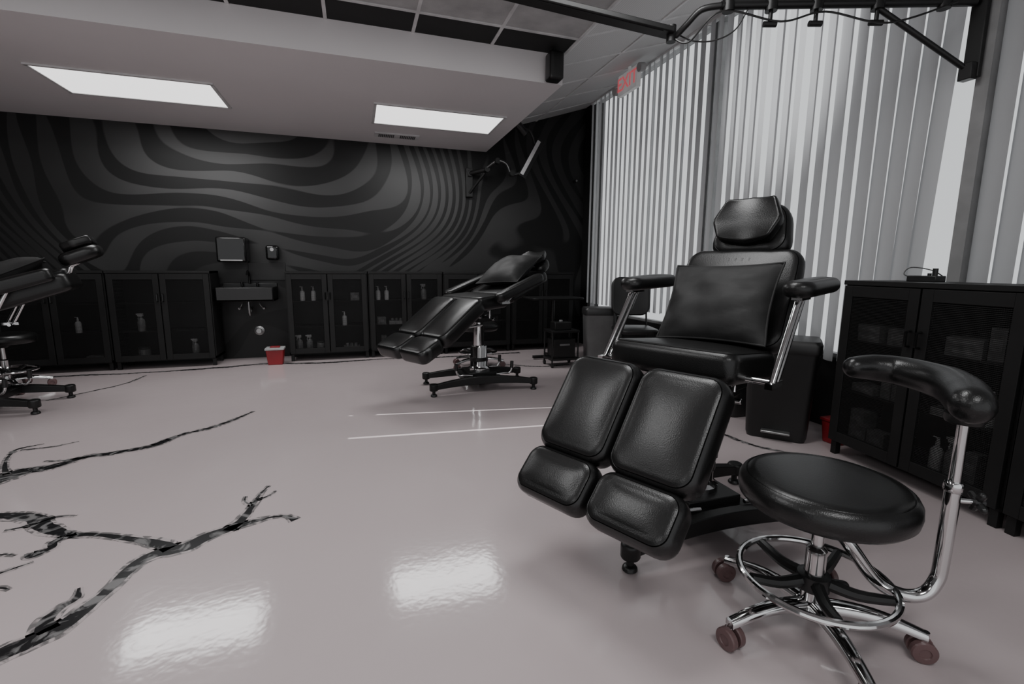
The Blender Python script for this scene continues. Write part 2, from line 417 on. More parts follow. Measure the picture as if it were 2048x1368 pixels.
for j in range(len(ys)-1):
    for i in range(len(xs)-1):
        blk=(j==0) or (j%3==0 and i%2==0) or (i>=3 and j==1)
        b.add([(xs[i],ys[j],ZC),(xs[i+1],ys[j],ZC),(xs[i+1],ys[j+1],ZC),(xs[i],ys[j+1],ZC)],[(0,3,2,1)],TILEBLK if blk else TILEGREY)
for y in ys[1:]: b.bx(XL,XS,y-.012,y+.012,ZC-.006,ZC+.01,TBAR)
for x in xs: b.bx(x-.012,x+.012,YN,YS,ZC-.007,ZC+.01,TBAR)
b.obj("ceiling_grid",kind="structure",label="suspended ceiling with black and grey tiles",smooth=False)
SL=.32
def zr(x): return ZC+(x-XS)*SL
b=MB()
b.add([(XS,YN,ZC),(XR+.1,YN,zr(XR+.1)),(XR+.1,YF,zr(XR+.1)),(XS,YF,ZC)],[(0,3,2,1)],TILERAMP)
y=YF-.35
Mr=Matrix.Translation((XS,0,ZC))@Matrix.Rotation(-math.atan(SL),4,'Y')
while y>YN:
    b.bx(0,1.6,y-.012,y+.012,-.008,.01,TBAR,Mr); y-=.61
b.bx(.72,.745,YN,YF,-.009,.01,TBAR,Mr); b.bx(0,.025,YN,YF,-.009,.01,TBAR,Mr)
b.obj("ceiling_slope",kind="structure",label="sloped pale tile ceiling by the windows",smooth=False)
b=MB(); b.bx(XL,XR,YN,YF,3.6,3.65,WALLGREY); b.obj("ceiling_deck",kind="structure",label="roof deck above the ceiling",smooth=False)
for (x0,x1,y0,y1) in [(-2.31,-1.08,4.82,5.45),(.24,1.50,4.86,5.49)]:
    e=empty("ceiling_light",((x0+x1)/2,(y0+y1)/2,ZS),"rectangular flat white panel light set in the ceiling","ceiling light",group="ceiling panel lights")
    hx,hy=(x1-x0)/2,(y1-y0)/2
    q=MB(); q.bx(-hx,hx,-hy,hy,-.006,-.002,PANEL); q.obj("diffuser",e,smooth=False)
    q=MB()
    for s_ in(-1,1):
        q.bx(-hx-.015,hx+.015,s_*hy-.012 if s_>0 else -hy-.015,s_*hy+.015 if s_>0 else -hy+.012,-.012,0,TBAR)
        q.bx(s_*hx-.012,s_*hx+.012,-hy,hy,-.012,0,TBAR)
    q.obj("frame",e,smooth=False)
e=empty("air_vent",(.52,5.93,ZS),"small white slotted ceiling air vent","vent")
q=MB(); q.bx(-.25,.25,-.09,.09,-.012,0,TBAR)
q.obj("frame",e,bevel=.003)
for sx_ in(-.12,.12):
    q=MB(); q.box((sx_,0,-.0125),(.17,.11,.003),TILEGREY)
    for i in range(9): q.box((sx_-.08+i*.02,0,-.015),(.009,.11,.006),BLKPL)
    q.obj("grille",e,smooth=False)

# ---------------------------------------------------------------- blinds
def blinds(y0,y1,label,zb=.52,seed=1,gaps=(),pull=0,rough=0):
    rnd=random.Random(seed); X=3.095
    zt=zr(X)-.03
    e=empty("vertical_blinds",(X,(y0+y1)/2,zb),label,"blinds",group="window blinds")
    q=MB(); yc=(y0+y1)/2; n=round((y1-y0)/.105); st=(y1-y0)/n
    gi=[min(range(n),key=lambda i:abs(y1-st*(i+.5)-g_)) for g_ in gaps]
    for i in range(n):
        y=y1-st*(i+.5)
        an=math.radians(23+rnd.uniform(-4,4)); W=.128
        if rough and rnd.random()<.2: an=math.radians(38+rnd.uniform(0,10))
        if i in gi: W=.094; an=math.radians(23); y+=.016
        dx=rnd.uniform(-.003,.003); lean=rnd.uniform(-.006,.006)
        if i in gi or i-1 in gi or i+1 in gi: lean=0; dx=0
        if pull and y<y0+.45: lean+=pull*(1-(y-y0)/.45)
        H=zt-zb
        rows=[]
        for z in(H,H/2,0):
            sh=lean*(1-z/H); row=[]
            for k in range(9):
                s_=(k/8-.5)*W; bow=.016*(1-(2*k/8-1)**2)
                row.append((dx+math.sin(an)*s_-math.cos(an)*bow, y-yc+sh+math.cos(an)*s_+math.sin(an)*bow, z))
            rows.append(row)
        vs=[p for r_ in rows for p in r_]
        q.add(vs,[(a*9+k,a*9+k+1,a*9+k+10,a*9+k+9) for a in(0,1) for k in range(8)],BLIND)
    q.obj("blind_slats",e)
    q=MB(); q.bx(-.025,.025,y0-yc,y1-yc,zt-zb,zt-zb+.03,TBAR); q.obj("head_rail",e,bevel=.004)
blinds(3.86,6.10,"long closed pale grey vertical blinds beside the exit sign",zb=.62,seed=3,rough=1)
blinds(1.82,3.855,"long closed pale grey vertical blinds behind the treatment chair",zb=.48,seed=5,gaps=(3.12,2.88),pull=.09)
blinds(-1.9,1.69,"long closed pale grey vertical blinds above the black cabinet",seed=9)

# ---------------------------------------------------------------- treatment chairs
def leveler(q,x,y):
    q.cyl((x,y,.075),(x,y,.02),.014,BLKMET); q.lathe([(.0,0),(.026,0),(.029,.006),(.026,.018),(.014,.024),(0,.024)],BLKPL,seg=16,c=(x,y,0))
def chair(loc,label,upper,P,group=None):
    e=empty("treatment_chair",loc,label,"chair",group=group)
    q=MB()
    for s_ in(-1,1):
        rs=[]
        for i in range(17):
            t=i/16*2-1; x=t*.47; zc=.076+.036*(1-t*t); h=.020+.014*(1-t*t); wv=.025
            yy=s_*(.235-.035*(1-t*t))
            rs.append([(x,yy-wv,zc-h),(x,yy+wv,zc-h),(x,yy+wv,zc+h),(x,yy-wv,zc+h)])
        q.rings(rs,BLKMET)
        for t in(-1,1):
            q.lathe([(0,.050),(.033,.050),(.037,.06),(.037,.104),(.030,.112),(0,.112)],BLKMET,seg=16,c=(t*.455,s_*.235,0))
            leveler(q,t*.455,s_*.235)
    q.box((0,0,.105),(.34,.40,.05),BLKMET); q.box((0,0,.145),(.26,.28,.04),BLKMET)
    q.obj("base",e,bevel=.004)
    q=MB(); q.lathe([(0,.15),(.10,.15),(.10,.185),(.085,.195),(.078,.205),(.078,.38),(.072,.39),(.052,.395),(.052,P['col'])],CHROME,seg=28)
    q.lathe([(.080,.25),(.085,.255),(.085,.28),(.080,.285)],BLKMET,seg=28)
    q.obj("column",e,label="chrome hydraulic column")
    for (x,y,a) in((-.22,-.17,pi),(.24,-.17,0),(.22,.15,.2)):
        q=MB(); dx,dy=math.cos(a),math.sin(a)
        q.tube([(x-dx*.12,y,.150),(x-dx*.04,y,.155),(x,y,.155),(x+dx*.02,y+dy*.02,.18),(x+dx*.025,y+dy*.02,.21)],.009,CHROME,smooth=5)
        q.cyl((x+dx*.025,y+dy*.02,.20),(x+dx*.028,y+dy*.02,.26),.015,BLKPL)
        q.obj("pump_lever",e,label="chrome pump lever with black knob")
    U=Matrix.Rotation(upper,4,'Z')
    def prof(a,b,T,y=0):
        a=Vector((a[0],0,a[1])); b_=Vector((b[0],0,b[1])); l=(b_-a); n=Vector((-l.z,0,l.x)).normalized()
        M=fr((a+b_)/2-n*T/2+Vector((0,y,0)),l,n); return U@M,l.length
    sf,sb=P['seat']; zc=min(sf[1],sb[1])-.13
    q=MB(); xm=(sf[0]+sb[0])/2
    q.box((0,0,P['col']+.0),(.24,.26,.04),BLKMET,U)
    q.box((xm,.13,zc-.01),(.40,.03,.05),BLKMET,U); q.box((xm,-.13,zc-.01),(.40,.03,.05),BLKMET,U)
    q.box((xm,0,zc-.01),(.05,.30,.05),BLKMET,U)
    q.cyl((0,0,P['col']),(0,0,zc),.06,BLKMET,U)
    q.cyl((.04,-.16,zc-.08),(.04,.16,zc-.08),.012,CHROME,U)
    q.cyl((-.14,-.18,zc-.05),(-.14,.18,zc-.05),.010,CHROME,U)
    q.cyl((-.10,0,P['col']-.04),(.16,0,zc-.03),.016,CHROME,U)
    fe,jt,hg=P['leg']
    for s_ in(-1,1):
        y=s_*.14
        hx=Vector((hg[0]+.07,y,hg[1]-.12)); 
        q.tube([(sf[0]+.05,y,zc),(hx.x,y,hx.z),(jt[0]+.11,y,jt[1]-.07)],.014,BLKMET,U)
        q.tube([(0,y*.3,P['col']-.06),(jt[0]+.14,y,jt[1]+.02)],.011,CHROME,U)
        q.tube([(xm,y*.8,zc-.03),(P['back'][0][0]+(P['back'][1][0]-P['back'][0][0])*.4+.09,y*.8,P['back'][0][1]+(P['back'][1][1]-P['back'][0][1])*.4-.10)],.011,CHROME,U)
        q.tube([(0,y,P['col']+.01),(0,y,zc),(-.05,y,zc)],.010,CHROME,U)
    q.obj("seat_frame",e,bevel=.003,label="black steel frame with chrome struts")
    sw=P.get('seatw',.54)
    M,l=prof(sf,sb,.12,P.get('seaty',0)); q=MB(); q.pad(l,sw,.12,LEATHER,M,rc=.045,re=.036,crown=.012); q.obj("seat",e)
    LT=P.get('legT',.115)
    for s_ in(-1,1):
        M,l=prof(jt,hg,LT,s_*.158); q=MB()
        q.pad(l+.014,.312,LT,LEATHERS,M,rc=.062,re=.040,crown=.010,bcrown=.005); q.obj("leg_rest",e)
        M,l=prof(fe,jt,LT-.01,s_*.158); q=MB()
        q.pad(l+.006,.308,LT-.01,LEATHERS,M,rc=.055,re=.038,crown=.008,bcrown=.005); q.obj("foot_rest",e)
    bs,bt=P['back']; BT=P.get('backT',.09); M,l=prof(bs,bt,BT); q=MB()
    def wb(x,y,z): return (x,y*(1-.05*(x/l+.5))*(1-.10*max(0,(x/l-.25))),z)
    q.pad(l,.54,BT,LEATHER,M,rc=.07,re=.040,crown=.010,warp=wb)
    for k in range(4):
        q.box((l/2-.075,-.045+k*.03,BT/2+.0025),(.030,.006,.004),BLKPL,M)
    q.obj("backrest",e)
    d=(Vector(bt)-Vector(bs)).normalized(); ha=P.get('headang',math.atan2(d.y,d.x)); hd=Vector((math.cos(ha),math.sin(ha)))
    HL=P.get('headL',.235)
    h0=Vector(bt)-d*.02-Vector((d.y,-d.x))*P.get('headoff',-.03); h1=h0+hd*HL
    M,l=prof((h0.x,h0.y),(h1.x,h1.y),.10); q=MB()
    q.pad(HL,.37,.10,LEATHER,M,rc=.085,re=.042,crown=.01,warp=lambda x,y,z:(x,y*(1-.22*(x/HL+.5)),z))
    for s_ in(-1,1): q.tube([(-.24,s_*.05,-.06-max(0,P.get('headoff',0))),(-.10,s_*.05,-.05),(-.02,s_*.05,-.04)],.008,CHROME,M)
    hr=q.obj("headrest",e)
    q=MB(); Mh=M@Matrix.Translation((.022,0,.066))
    def wh(x,y,z):
        k=1-.28*min(1,abs(x+.01)/.11)
        return (x*(1-.12*abs(y)/.15),y*k,z+.028*(y/.15)**2)
    q.pad(.225,.305,.065,LEATHERS,Mh,rc=.022,re=.02,crown=.006,warp=wh,seam=True)
    q.obj("head_cushion",hr,label="faceted black leather head cushion")
    ac,aa=P['arm']; ad=Vector((math.cos(aa),math.sin(aa))); AL=P.get('armL',.40); AT=P.get('armT',.06)
    for s_ in(-1,1):
        y=s_*P.get('armw',.345)
        a=Vector(ac)-ad*AL/2; b_=Vector(ac)+ad*AL/2
        M,l=prof((a.x,a.y),(b_.x,b_.y),AT,y)
        q=MB(); q.pad(AL,.11,AT,LEATHER,M,rc=.052,re=.028,crown=.006,seam=False); ar=q.obj("armrest",e)
        q=MB()
        top=Vector(ac)-ad*P.get('armt',.08); bot=Vector(P['armb'])
        for o_ in(-.018,.018):
            q.cyl((top.x+o_,y,top.y-.055),(bot.x+o_,y,bot.y),.0115,CHROME,U)
        q.box((bot.x,y,bot.y),(.10,.024,.02),CHROME,U)
        q.cyl((bot.x+.02,y,bot.y),(bot.x+.02,s_*.2,bot.y),.011,CHROME,U)
        q.box((top.x,y,top.y-.063),(.10,.035,.012),CHROME,U)
        q.obj("armrest_post",ar,label="pair of chrome armrest tubes")
    return e,prof
def pillow(loc_M,L,W,T,label,wk=1.):
    n=26; vs=[];q=MB()
    for side in(1,-1):
        for i in range(n+1):
            for j in range(n+1):
                a=i/n*2-1;b_=j/n*2-1
                pin=1-.07*(1-a*a)*abs(b_)**2; pin2=1-.07*(1-b_*b_)*abs(a)**2
                h=T/2*((1-abs(a)**2.4)*(1-abs(b_)**2.4))**.6
                wr=.007*noise.noise(Vector((a*2.2,b_*2.2,side*2.)))+.004*noise.noise(Vector((a*7+b_*3,b_*2,side*5.)))*abs(b_)
                rim=(1-max(abs(a),abs(b_))**6)
                vs.append((a*L/2*pin2,b_*W/2*pin,side*(h+wr*wk*rim*2)))
    m=(n+1)**2;fs=[]
    for i in range(n):
        for j in range(n):
            k=i*(n+1)+j; fs.append((k,k+n+1,k+n+2,k+1)); fs.append((m+k,m+k+1,m+k+n+2,m+k+n+1))
    q.add(vs,fs,SATIN)
    ring=[Vector(vs[i*(n+1)]) for i in range(n+1)]+[Vector(vs[n*(n+1)+j]) for j in range(1,n+1)]+[Vector(vs[i*(n+1)+n]) for i in range(n-1,-1,-1)]+[Vector(vs[j]) for j in range(n-1,0,-1)]
    q.tube(ring,.005,SATIN,closed=True,seg=8)
    o=q.obj("cushion",label=label,category="cushion",ang=80,group="square dark cushions"); o.matrix_world=loc_M
    return o
UP=math.radians(25)
near=dict(col=.60,seat=((-.285,.815),(.14,.775)),seatw=.52,seaty=.01,leg=((-.815,.325),(-.69,.458),(-.465,.768)),back=((.10,.78),(.335,1.20)),arm=((.135,1.065),math.radians(2)),armb=(-.19,.71),armt=.12,headang=math.radians(69),headL=.255)
L0=(1.37,1.62,0)
e1,pf=chair(L0,"large black leather treatment chair with split leg rests and armrests",UP,near)
M,l=pf(near['back'][0],near['back'][1],.0)
pillow(Matrix.Translation(L0)@M@Matrix.Translation((-.075,.005,.07))@Matrix.Rotation(math.radians(2),4,'Z'),.37,.46,.12,"square dark cushion leaning on the large treatment chair")
flat=dict(col=.64,backT=.11,legT=.13,seat=((-.24,.85),(.12,.87)),leg=((-.90,.465),(-.69,.565),(-.26,.85)),back=((.10,.865),(.70,1.08)),arm=((.18,.965),math.radians(17)),armL=.62,armT=.08,armb=(0,.80),armt=.05,armw=.33,headang=math.radians(30),headoff=.03,headL=.22)
left=dict(flat); left.update(backT=.14,back=((.10,.865),(.62,1.05)),arm=((.24,.975),math.radians(19)),armT=.10,armL=.66,armb=(.16,.62),armt=-.08,headang=math.radians(24),headL=.27,headoff=.13)
for L_,lb,hd,pp in (((1.05,4.20,0),"black leather treatment chair reclined nearly flat on chrome column",30,flat),((-2.76,4.57,0),"reclined black leather treatment chair near the black cabinets",16,left)):
    e,pf=chair(L_,lb,math.radians(hd),pp)
    M,l=pf(pp['back'][0],pp['back'][1],0)
    pillow(Matrix.Translation(L_)@M@Matrix.Translation((.05 if hd==30 else -.10,0,.095))@Matrix.Rotation(math.radians(10),4,'Z')@Matrix.Rotation(math.radians(-7),4,'Y'),.54,.46,.19,"square dark cushion lying on a reclined treatment chair",.8)

# ---------------------------------------------------------------- stools
def stool(loc,label,arm=True,rot=0,zs=.495):
    e=empty("stool",loc,label,"stool",rot=rot,group="round black stools")
    q=MB(); R=.226;prof=[(0,zs-.085),(R-.05,zs-.085),(R-.015,zs-.08),(R-.002,zs-.066),(R+.002,zs-.045),(R,zs-.024),(R-.008,zs-.010),(R-.018,zs-.003),(R-.021,zs-.0065),(R-.024,zs-.002),(R-.05,zs+.001),(R*.5,zs+.003),(.02,zs+.004)]
    q.lathe(prof,LEATHERS,seg=64); q.obj("seat",e,ang=60)
    q=MB(); q.lathe([(0,.07),(.03,.07),(.032,.12),(.03,.16),(.028,.20),(.028,.27),(.024,.275),(.017,.28),(.017,zs-.08)],CHROME,seg=24)
    q.lathe([(.0,zs-.12),(.03,zs-.12),(.06,zs-.09),(.07,zs-.085)],BLKMET,seg=24)
    q.obj("column",e)
    q=MB(); RR=.205
    q.tube([(RR*math.cos(t*pi/24),RR*math.sin(t*pi/24),.18) for t in range(48)],.011,CHROME,closed=True,seg=10); fr_=q.obj("foot_ring",e,label="round chrome foot ring")
    q=MB()
    q.lathe([(.03,.14),(.045,.145),(.045,.19),(.03,.195)],BLKPL,seg=20)
    for k in range(5):
        a=k*2*pi/5+.35; c_,s_=math.cos(a),math.sin(a)
        q.tube([(c_*.03,s_*.03,.170),(c_*.11,s_*.11,.162),(c_*(RR-.01),s_*(RR-.01),.18)],[.020,.017,.014],BLKPL,smooth=4,seg=8)
    q.tube([(.03,-.03,.17),(.06,-.05,.17)],.014,BLKPL,roundcap=True)
    q.obj("ring_spokes",fr_,label="black plastic spokes of the foot ring")
    q=MB(); q.lathe([(0,.055),(.04,.055),(.048,.065),(.045,.10),(.032,.11),(0,.11)],CHROME,seg=24)
    angs=[1.80+k*2*pi/5 for k in range(5)]
    for a in angs:
        c_,s_=math.cos(a),math.sin(a)
        rs=[]
        for i in range(11):
            t=i/10; rad=.03+.255*t; z=.095-.010*t-.012*t*t+.014*math.sin(t*pi); hw=.024-.008*t; h=.015-.004*t
            rs.append([(c_*rad-s_*y,s_*rad+c_*y,z+zz) for y,zz in((-hw,-h),(hw,-h),(hw,h*.4),(hw*.6,h),(-hw*.6,h),(-hw,h*.4))])
        q.rings(rs,CHROME)
        q.cyl((c_*.282,s_*.282,.085),(c_*.282,s_*.282,.055),.010,CHROME,seg=10)
    q.obj("star_base",e,label="five-armed chrome star base",ang=50)
    for i,a in enumerate(angs):
        c_,s_=math.cos(a)*.285,math.sin(a)*.285; b_=a+1.1+i*.7; dx,dy=math.cos(b_),math.sin(b_)
        q=MB(); cx,cy_=c_+dx*.008,s_+dy*.008
        for o_ in(-1,1):
            p0=Vector((cx-dy*.006*o_,cy_+dx*.006*o_,.033)); ax=Vector((-dy*o_,dx*o_,0))
            M=fr(p0,(0,0,1),ax); q.lathe([(0,0),(.030,0),(.033,.003),(.033,.017),(.030,.021),(.016,.022),(.014,.019),(0,.019)],CASTER,M,seg=24)
        q.obj("caster",e,label="brown twin-wheel caster")
    if arm:
        q=MB(); q.tube([(.02,-.02,.36),(.06,-.055,.30),(.13,-.09,.20),(.19,-.125,.165),(.24,-.15,.172),(.270,-.160,.215),(.277,-.162,.28),(.277,-.162,.50)],.019,CHROME,smooth=6,seg=16)
        q.cyl((.277,-.162,.44),(.277,-.162,.70),.014,CHROME)
        q.lathe([(.02,.49),(.023,.495),(.023,.515),(.02,.52)],CHROME,seg=20,c=(.277,-.162,0))
        ap=q.obj("arm_post",e,label="bent chrome support post")
        q=MB(); q.cyl((.277,-.162,.465),(.325,-.19,.465),.007,CHROME)
        M=fr((.33,-.193,.465),(0,0,1),(.87,-.48,0))
        q.lathe([(0,-.012),(.012,-.012),(.014,0),(.012,.014),(0,.014)],BLKPL,M,seg=16)
        for k in range(4):
            a=k*pi/2+.5; q.tube([(math.cos(a)*.008,math.sin(a)*.008,.001),(math.cos(a)*.026,math.sin(a)*.026,.001)],.010,BLKPL,M,seg=8,roundcap=True)
        q.obj("knob",ap,label="black star knob")
        q=MB(); q.tube([(.305,.17,.775),(.365,.15,.775),(.41,.10,.772),(.405,.01,.768),(.37,-.07,.765),(.30,-.145,.758),(.235,-.195,.752)],[.036,.044,.047,.050,.053,.055,.050],LEATHERS,smooth=6,seg=24,roundcap=True)
        q.lathe([(.0,.685),(.04,.69),(.045,.70),(.045,.715),(0,.72)],BLKPL,seg=24,c=(.277,-.162,0))
        q.obj("arm_pad",e,label="curved padded black leather arm support")
    return e
stool((1.285,.965,0),"round black leather stool with chrome foot ring and padded arm",True)
stool((1.25,5.05,0),"round stool with chrome ring behind the flat black chair",False,rot=.5,zs=.5)
stool((-2.95,5.25,0),"round stool with chrome ring beside the reclined black chair",False,rot=1.1,zs=.5)

# ---------------------------------------------------------------- cabinets
def cabinet(W,loc,label,rot=0,lw=True):
    D,H=.36,1.04; e=empty("cabinet",loc,label,"cabinet",rot=rot,group="black metal cabinets")
    q=MB(); t=.02; hw=W/2; z0=.08
    q.bx(-hw,-hw+t,-D/2+.02,D/2,z0,H,CABBLK); q.bx(hw-t,hw,-D/2+.02,D/2,z0,H,CABBLK)
    q.bx(-hw,hw,-D/2,D/2,H-.025,H,CABBLK); q.bx(-hw,hw,-D/2+.02,D/2,z0,z0+.03,CABBLK); q.bx(-hw+t,hw-t,D/2-.01,D/2,z0,H,CABBLK)
    for z in(.40,.70): q.bx(-hw+t,hw-t,-D/2+.06,D/2-.01,z-.008,z,CABBLK)
    for sx_ in(-1,1):
        for sy_ in(-1,1): q.box((sx_*(hw-.03),sy_*(D/2-.04),z0/2),(.035,.035,z0),CABBLK)
    q.obj("body",e,bevel=.002,smooth=False)
    dw=hw-.012
    for s_ in(-1,1):
        xc=s_*(dw/2+.003); q=MB(); y=-D/2+.008; fwid=.055; zb,zt=z0+.01,H-.03; a=xc-dw/2+.002;b_=xc+dw/2-.002
        q.bx(a,a+fwid,y-.01,y+.01,zb,zt,CABBLK); q.bx(b_-fwid,b_,y-.01,y+.01,zb,zt,CABBLK)
        q.bx(a+fwid,b_-fwid,y-.01,y+.01,zt-.06,zt,CABBLK); q.bx(a+fwid,b_-fwid,y-.01,y+.01,zb,zb+.06,CABBLK)
        q.bx(a+fwid,b_-fwid,y-.006,y-.001,zb+.06,zt-.06,PERF)
        d=q.obj("door",e,bevel=.002,smooth=False,label="black metal door with perforated mesh panel")
        q=MB(); xh=s_*.026+.0; q.tube([(xh,y-.008,.72),(xh,y-.035,.725),(xh,y-.035,.795),(xh,y-.008,.80)],.007,GLOSSBLK,seg=8)
        q.obj("handle",d,label="small black bar handle")
    return e
for x,wd,lb in((-1.975,.95,"black metal cabinet with mesh doors beside the sink"),(-2.925,.95,"black metal cabinet with mesh doors under the mural"),(-3.875,.95,"black metal cabinet with mesh doors under the mural"),
    (-.32,.9,"black mesh-door cabinet with bottles beside the red bin"),(.58,.9,"black metal cabinet with mesh doors under the mural"),(1.48,.9,"black metal cabinet behind the flat treatment chair"),(2.38,.9,"black metal cabinet in the mural wall corner")):
    cabinet(wd-.01,(x,6.12,0),lb)
CA=math.radians(-98.5); CD=Vector((math.cos(CA),math.sin(CA),0)); CN=Vector((-math.sin(CA),math.cos(CA),0))
C1=Vector((2.69,2.04,0))+CD*.45+CN*.18
cabinet(.90,tuple(C1),"black mesh-door cabinet full of supplies behind the stool",rot=CA)
cabinet(.90,tuple(C1+CD*.905),"black mesh-door cabinet under the window blinds",rot=CA)

# supplies
def spray(name="spray_bottle",mat=GREYBOT):
    q=MB(); q.lathe([(0,0),(.032,0),(.035,.01),(.035,.10),(.028,.125),(.013,.14),(.013,.155),(0,.155)],mat,seg=20)
    q.box((-.005,0,.175),(.05,.022,.028),WHITEPL); q.box((-.035,0,.18),(.02,.012,.012),WHITEPL); q.tube([(-.018,0,.165),(-.028,0,.14),(-.026,0,.125)],.005,WHITEPL,seg=6)
    q.cyl((0,0,.15),(0,0,.168),.012,WHITEPL); return q,name,"plastic spray bottle with trigger","bottle"
def bottle(mat=WHITEPL):
    q=MB(); q.lathe([(0,0),(.025,0),(.027,.008),(.027,.10),(.02,.115),(.010,.12),(.010,.145),(.007,.147),(.006,.165),(0,.167)],mat,seg=20)
    q.tube([(0,0,.16),(-.025,0,.165)],.004,mat,seg=6); return q,"pump_bottle","small pale pump bottle","bottle"
def carton(a=.10,b_=.08,h=.09,nm="small supply carton"):
    q=MB(); q.box((0,0,h/2),(a,b_,h),CARD); q.box((0,-b_/2-.0008,h*.5),(a*.6,.001,h*.35),GREYBOT); return q,"supply_box",nm,"box"
def jar():
    q=MB(); q.lathe([(0,0),(.05,0),(.052,.006),(.052,.09),(.045,.098),(0,.098)],GREYBOT,seg=24); q.lathe([(.0,.098),(.055,.098),(.055,.115),(0,.118)],GREYPL,seg=24); return q,"supply_jar","pale jar with grey lid","jar"
def tray():
    q=MB(); q.bx(-.09,.09,-.06,.06,0,.006,GREYBOT)
    for s_ in(-1,1): q.bx(-.09,.09,s_*.06-.003,s_*.06+.003,0,.04,GREYBOT); q.bx(s_*.09-.003,s_*.09+.003,-.06,.06,0,.04,GREYBOT)
    for k in range(3): q.lathe([(0,.004),(.018,.004),(.018,.07),(0,.07)],GREYBOT,seg=10,c=(-.05+.05*k,0,0))
    return q,"supply_tray","grey tray of small tubes","tray"
protos={}
def item(kind,loc,where,rot=0):
    if kind not in protos:
        q,n,lb,ct={'s':spray,'b':bottle,'c':carton,'j':jar,'t':tray,'d':lambda:carton(.15,.10,.045,"flat supply carton"),'e':lambda:carton(.06,.06,.15,"tall narrow supply carton")}[kind]()
        o=q.obj(n,label=lb+" on "+where,category=ct,group="supplies on cabinet shelves",bevel=0); protos[kind]=(o,lb)
    else:
        o=protos[kind][0].copy(); COL.objects.link(o); o["label"]=protos[kind][1]+" on "+where
    o.location=loc; o.rotation_euler=(0,0,rot)
rnd=random.Random(4)
zs_=(.1105,.4005,.7005)
far=[('s',-2.2,1),('j',-2.20,0),('s',-1.72,0),('b',-2.75,1),('b',-.60,2),('b',-.53,2),('b',-.45,2),('s',-.55,0),('j',-.42,0),('c',-.02,2),('b',.35,2),('s',.80,2),('t',-.08,0),('c',.28,1),('t',.46,1),('c',.78,1),('j',1.25,1),('b',1.7,2),('s',-.66,0),('b',-.15,1),('d',-2.62,0),('e',.30,0),('d',.80,0),('b',.25,2)]
seen=[]
for k,x,s_ in far:
    while any(abs(x-a)<(.16 if k in 'td' or kk in 'td' else .09) and s_==c for a,c,kk in seen): x+=.05
    seen.append((x,s_,k)); item(k,(x,6.03,zs_[s_]),"a far cabinet shelf",rnd.uniform(-.4,.4) if k in 'sb' else 0)
for k,y,s_,dz in [('d',1.90,2,0),('d',1.905,2,.046),('c',1.75,2,0),('d',1.42,2,0),('d',1.42,2,.046),('e',1.30,2,0),('d',1.90,1,0),('e',1.78,1,0),('c',1.69,1,0),('t',1.42,1,0),('b',1.30,1,0),('c',1.92,0,0),('c',1.92,0,.0905),('c',1.80,0,0),('s',1.68,0,0),('b',1.50,0,0),('s',1.42,0,0),('e',1.33,0,0),('b',1.24,1,0),('b',1.25,0,0),('s',.98,0,0),('j',.86,0,0),('e',.95,1,0),('b',.85,1,0),('c',.95,2,0)]:
    p=C1+CD*(1.585-y)+CN*(-.06); item(k,(p.x,p.y,zs_[s_]+dz),"a shelf in the nearer cabinet",CA+rnd.uniform(-.15,.15))

# ---------------------------------------------------------------- sink area
e=empty("wall_sink",(-1.19,YF,.70),"black wall-mounted sink basin under a towel dispenser","sink")
q=MB(); q.bx(-.29,.29,-.36,-.34,0,.16,BLKPL); q.bx(-.29,.29,-.02,0,0,.20,BLKPL); q.bx(-.29,-.27,-.36,0,0,.16,BLKPL); q.bx(.27,.29,-.36,0,0,.16,BLKPL); q.bx(-.29,.29,-.36,0,0,.03,BLKPL)
q.obj("basin",e,bevel=.008)
q=MB(); q.tube([(0,-.04,.19),(0,-.05,.30),(0,-.10,.34),(0,-.17,.30)],.011,GLOSSBLK,smooth=5); q.cyl((-.08,-.05,.16),(-.08,-.05,.21),.014,GLOSSBLK); q.cyl((.08,-.05,.16),(.08,-.05,.21),.014,GLOSSBLK)
q.obj("faucet",e)
q=MB(); q.tube([(0,-.18,0),(0,-.18,-.12),(0,-.15,-.17),(0,-.10,-.15),(0,-.08,-.10),(0,0,-.10)],.016,VALV,smooth=5)
for s_ in(-1,1):
    q.tube([(s_*.08,-.05,0),(s_*.10,-.07,-.06),(s_*.13,-.04,-.10),(s_*.13,0,-.10)],.006,VALV,smooth=5); q.cyl((s_*.13,0,-.10),(s_*.13,-.05,-.10),.012,WHITEPL)
q.obj("drain_pipe",e,label="metal drain trap and supply hoses")
e=empty("towel_dispenser",(-1.32,YF,1.14),"glossy black paper towel dispenser on the mural wall","dispenser")
q=MB(); q.bx(-.15,.15,-.22,0,0,.28,GLOSSBLK); q.obj("housing",e,bevel=.02)
q=MB(); q.box((0,-.223,.02),(.22,.004,.012),WHITEPL); q.obj("paper_slot",e,smooth=False)
e=empty("soap_dispenser",(-.92,YF,1.17),"small black soap dispenser on the mural wall","dispenser")
q=MB(); q.bx(-.07,.07,-.11,0,0,.17,GLOSSBLK); q.obj("housing",e,bevel=.025)
q=MB(); q.cyl((0,-.11,.12),(0,-.116,.12),.02,WHITEPL); q.obj("sensor_window",e)
q=MB(); q.bx(-1.20,-.80,YF-.015,YF,.93,1.14,WALLBLK); q.obj("splash_panel",label="black splash panel on the wall behind the sink",category="panel",bevel=.004)
e=empty("wall_outlet",(-1.13,YF,.33),"small round metal pipe cover on the mural wall","pipe cover")
q=MB(); q.lathe([(0,0),(.06,0),(.055,.012),(.03,.02),(.028,.05),(0,.05)],VALV,Matrix.Rotation(pi/2,4,'X')); q.obj("cover",e)
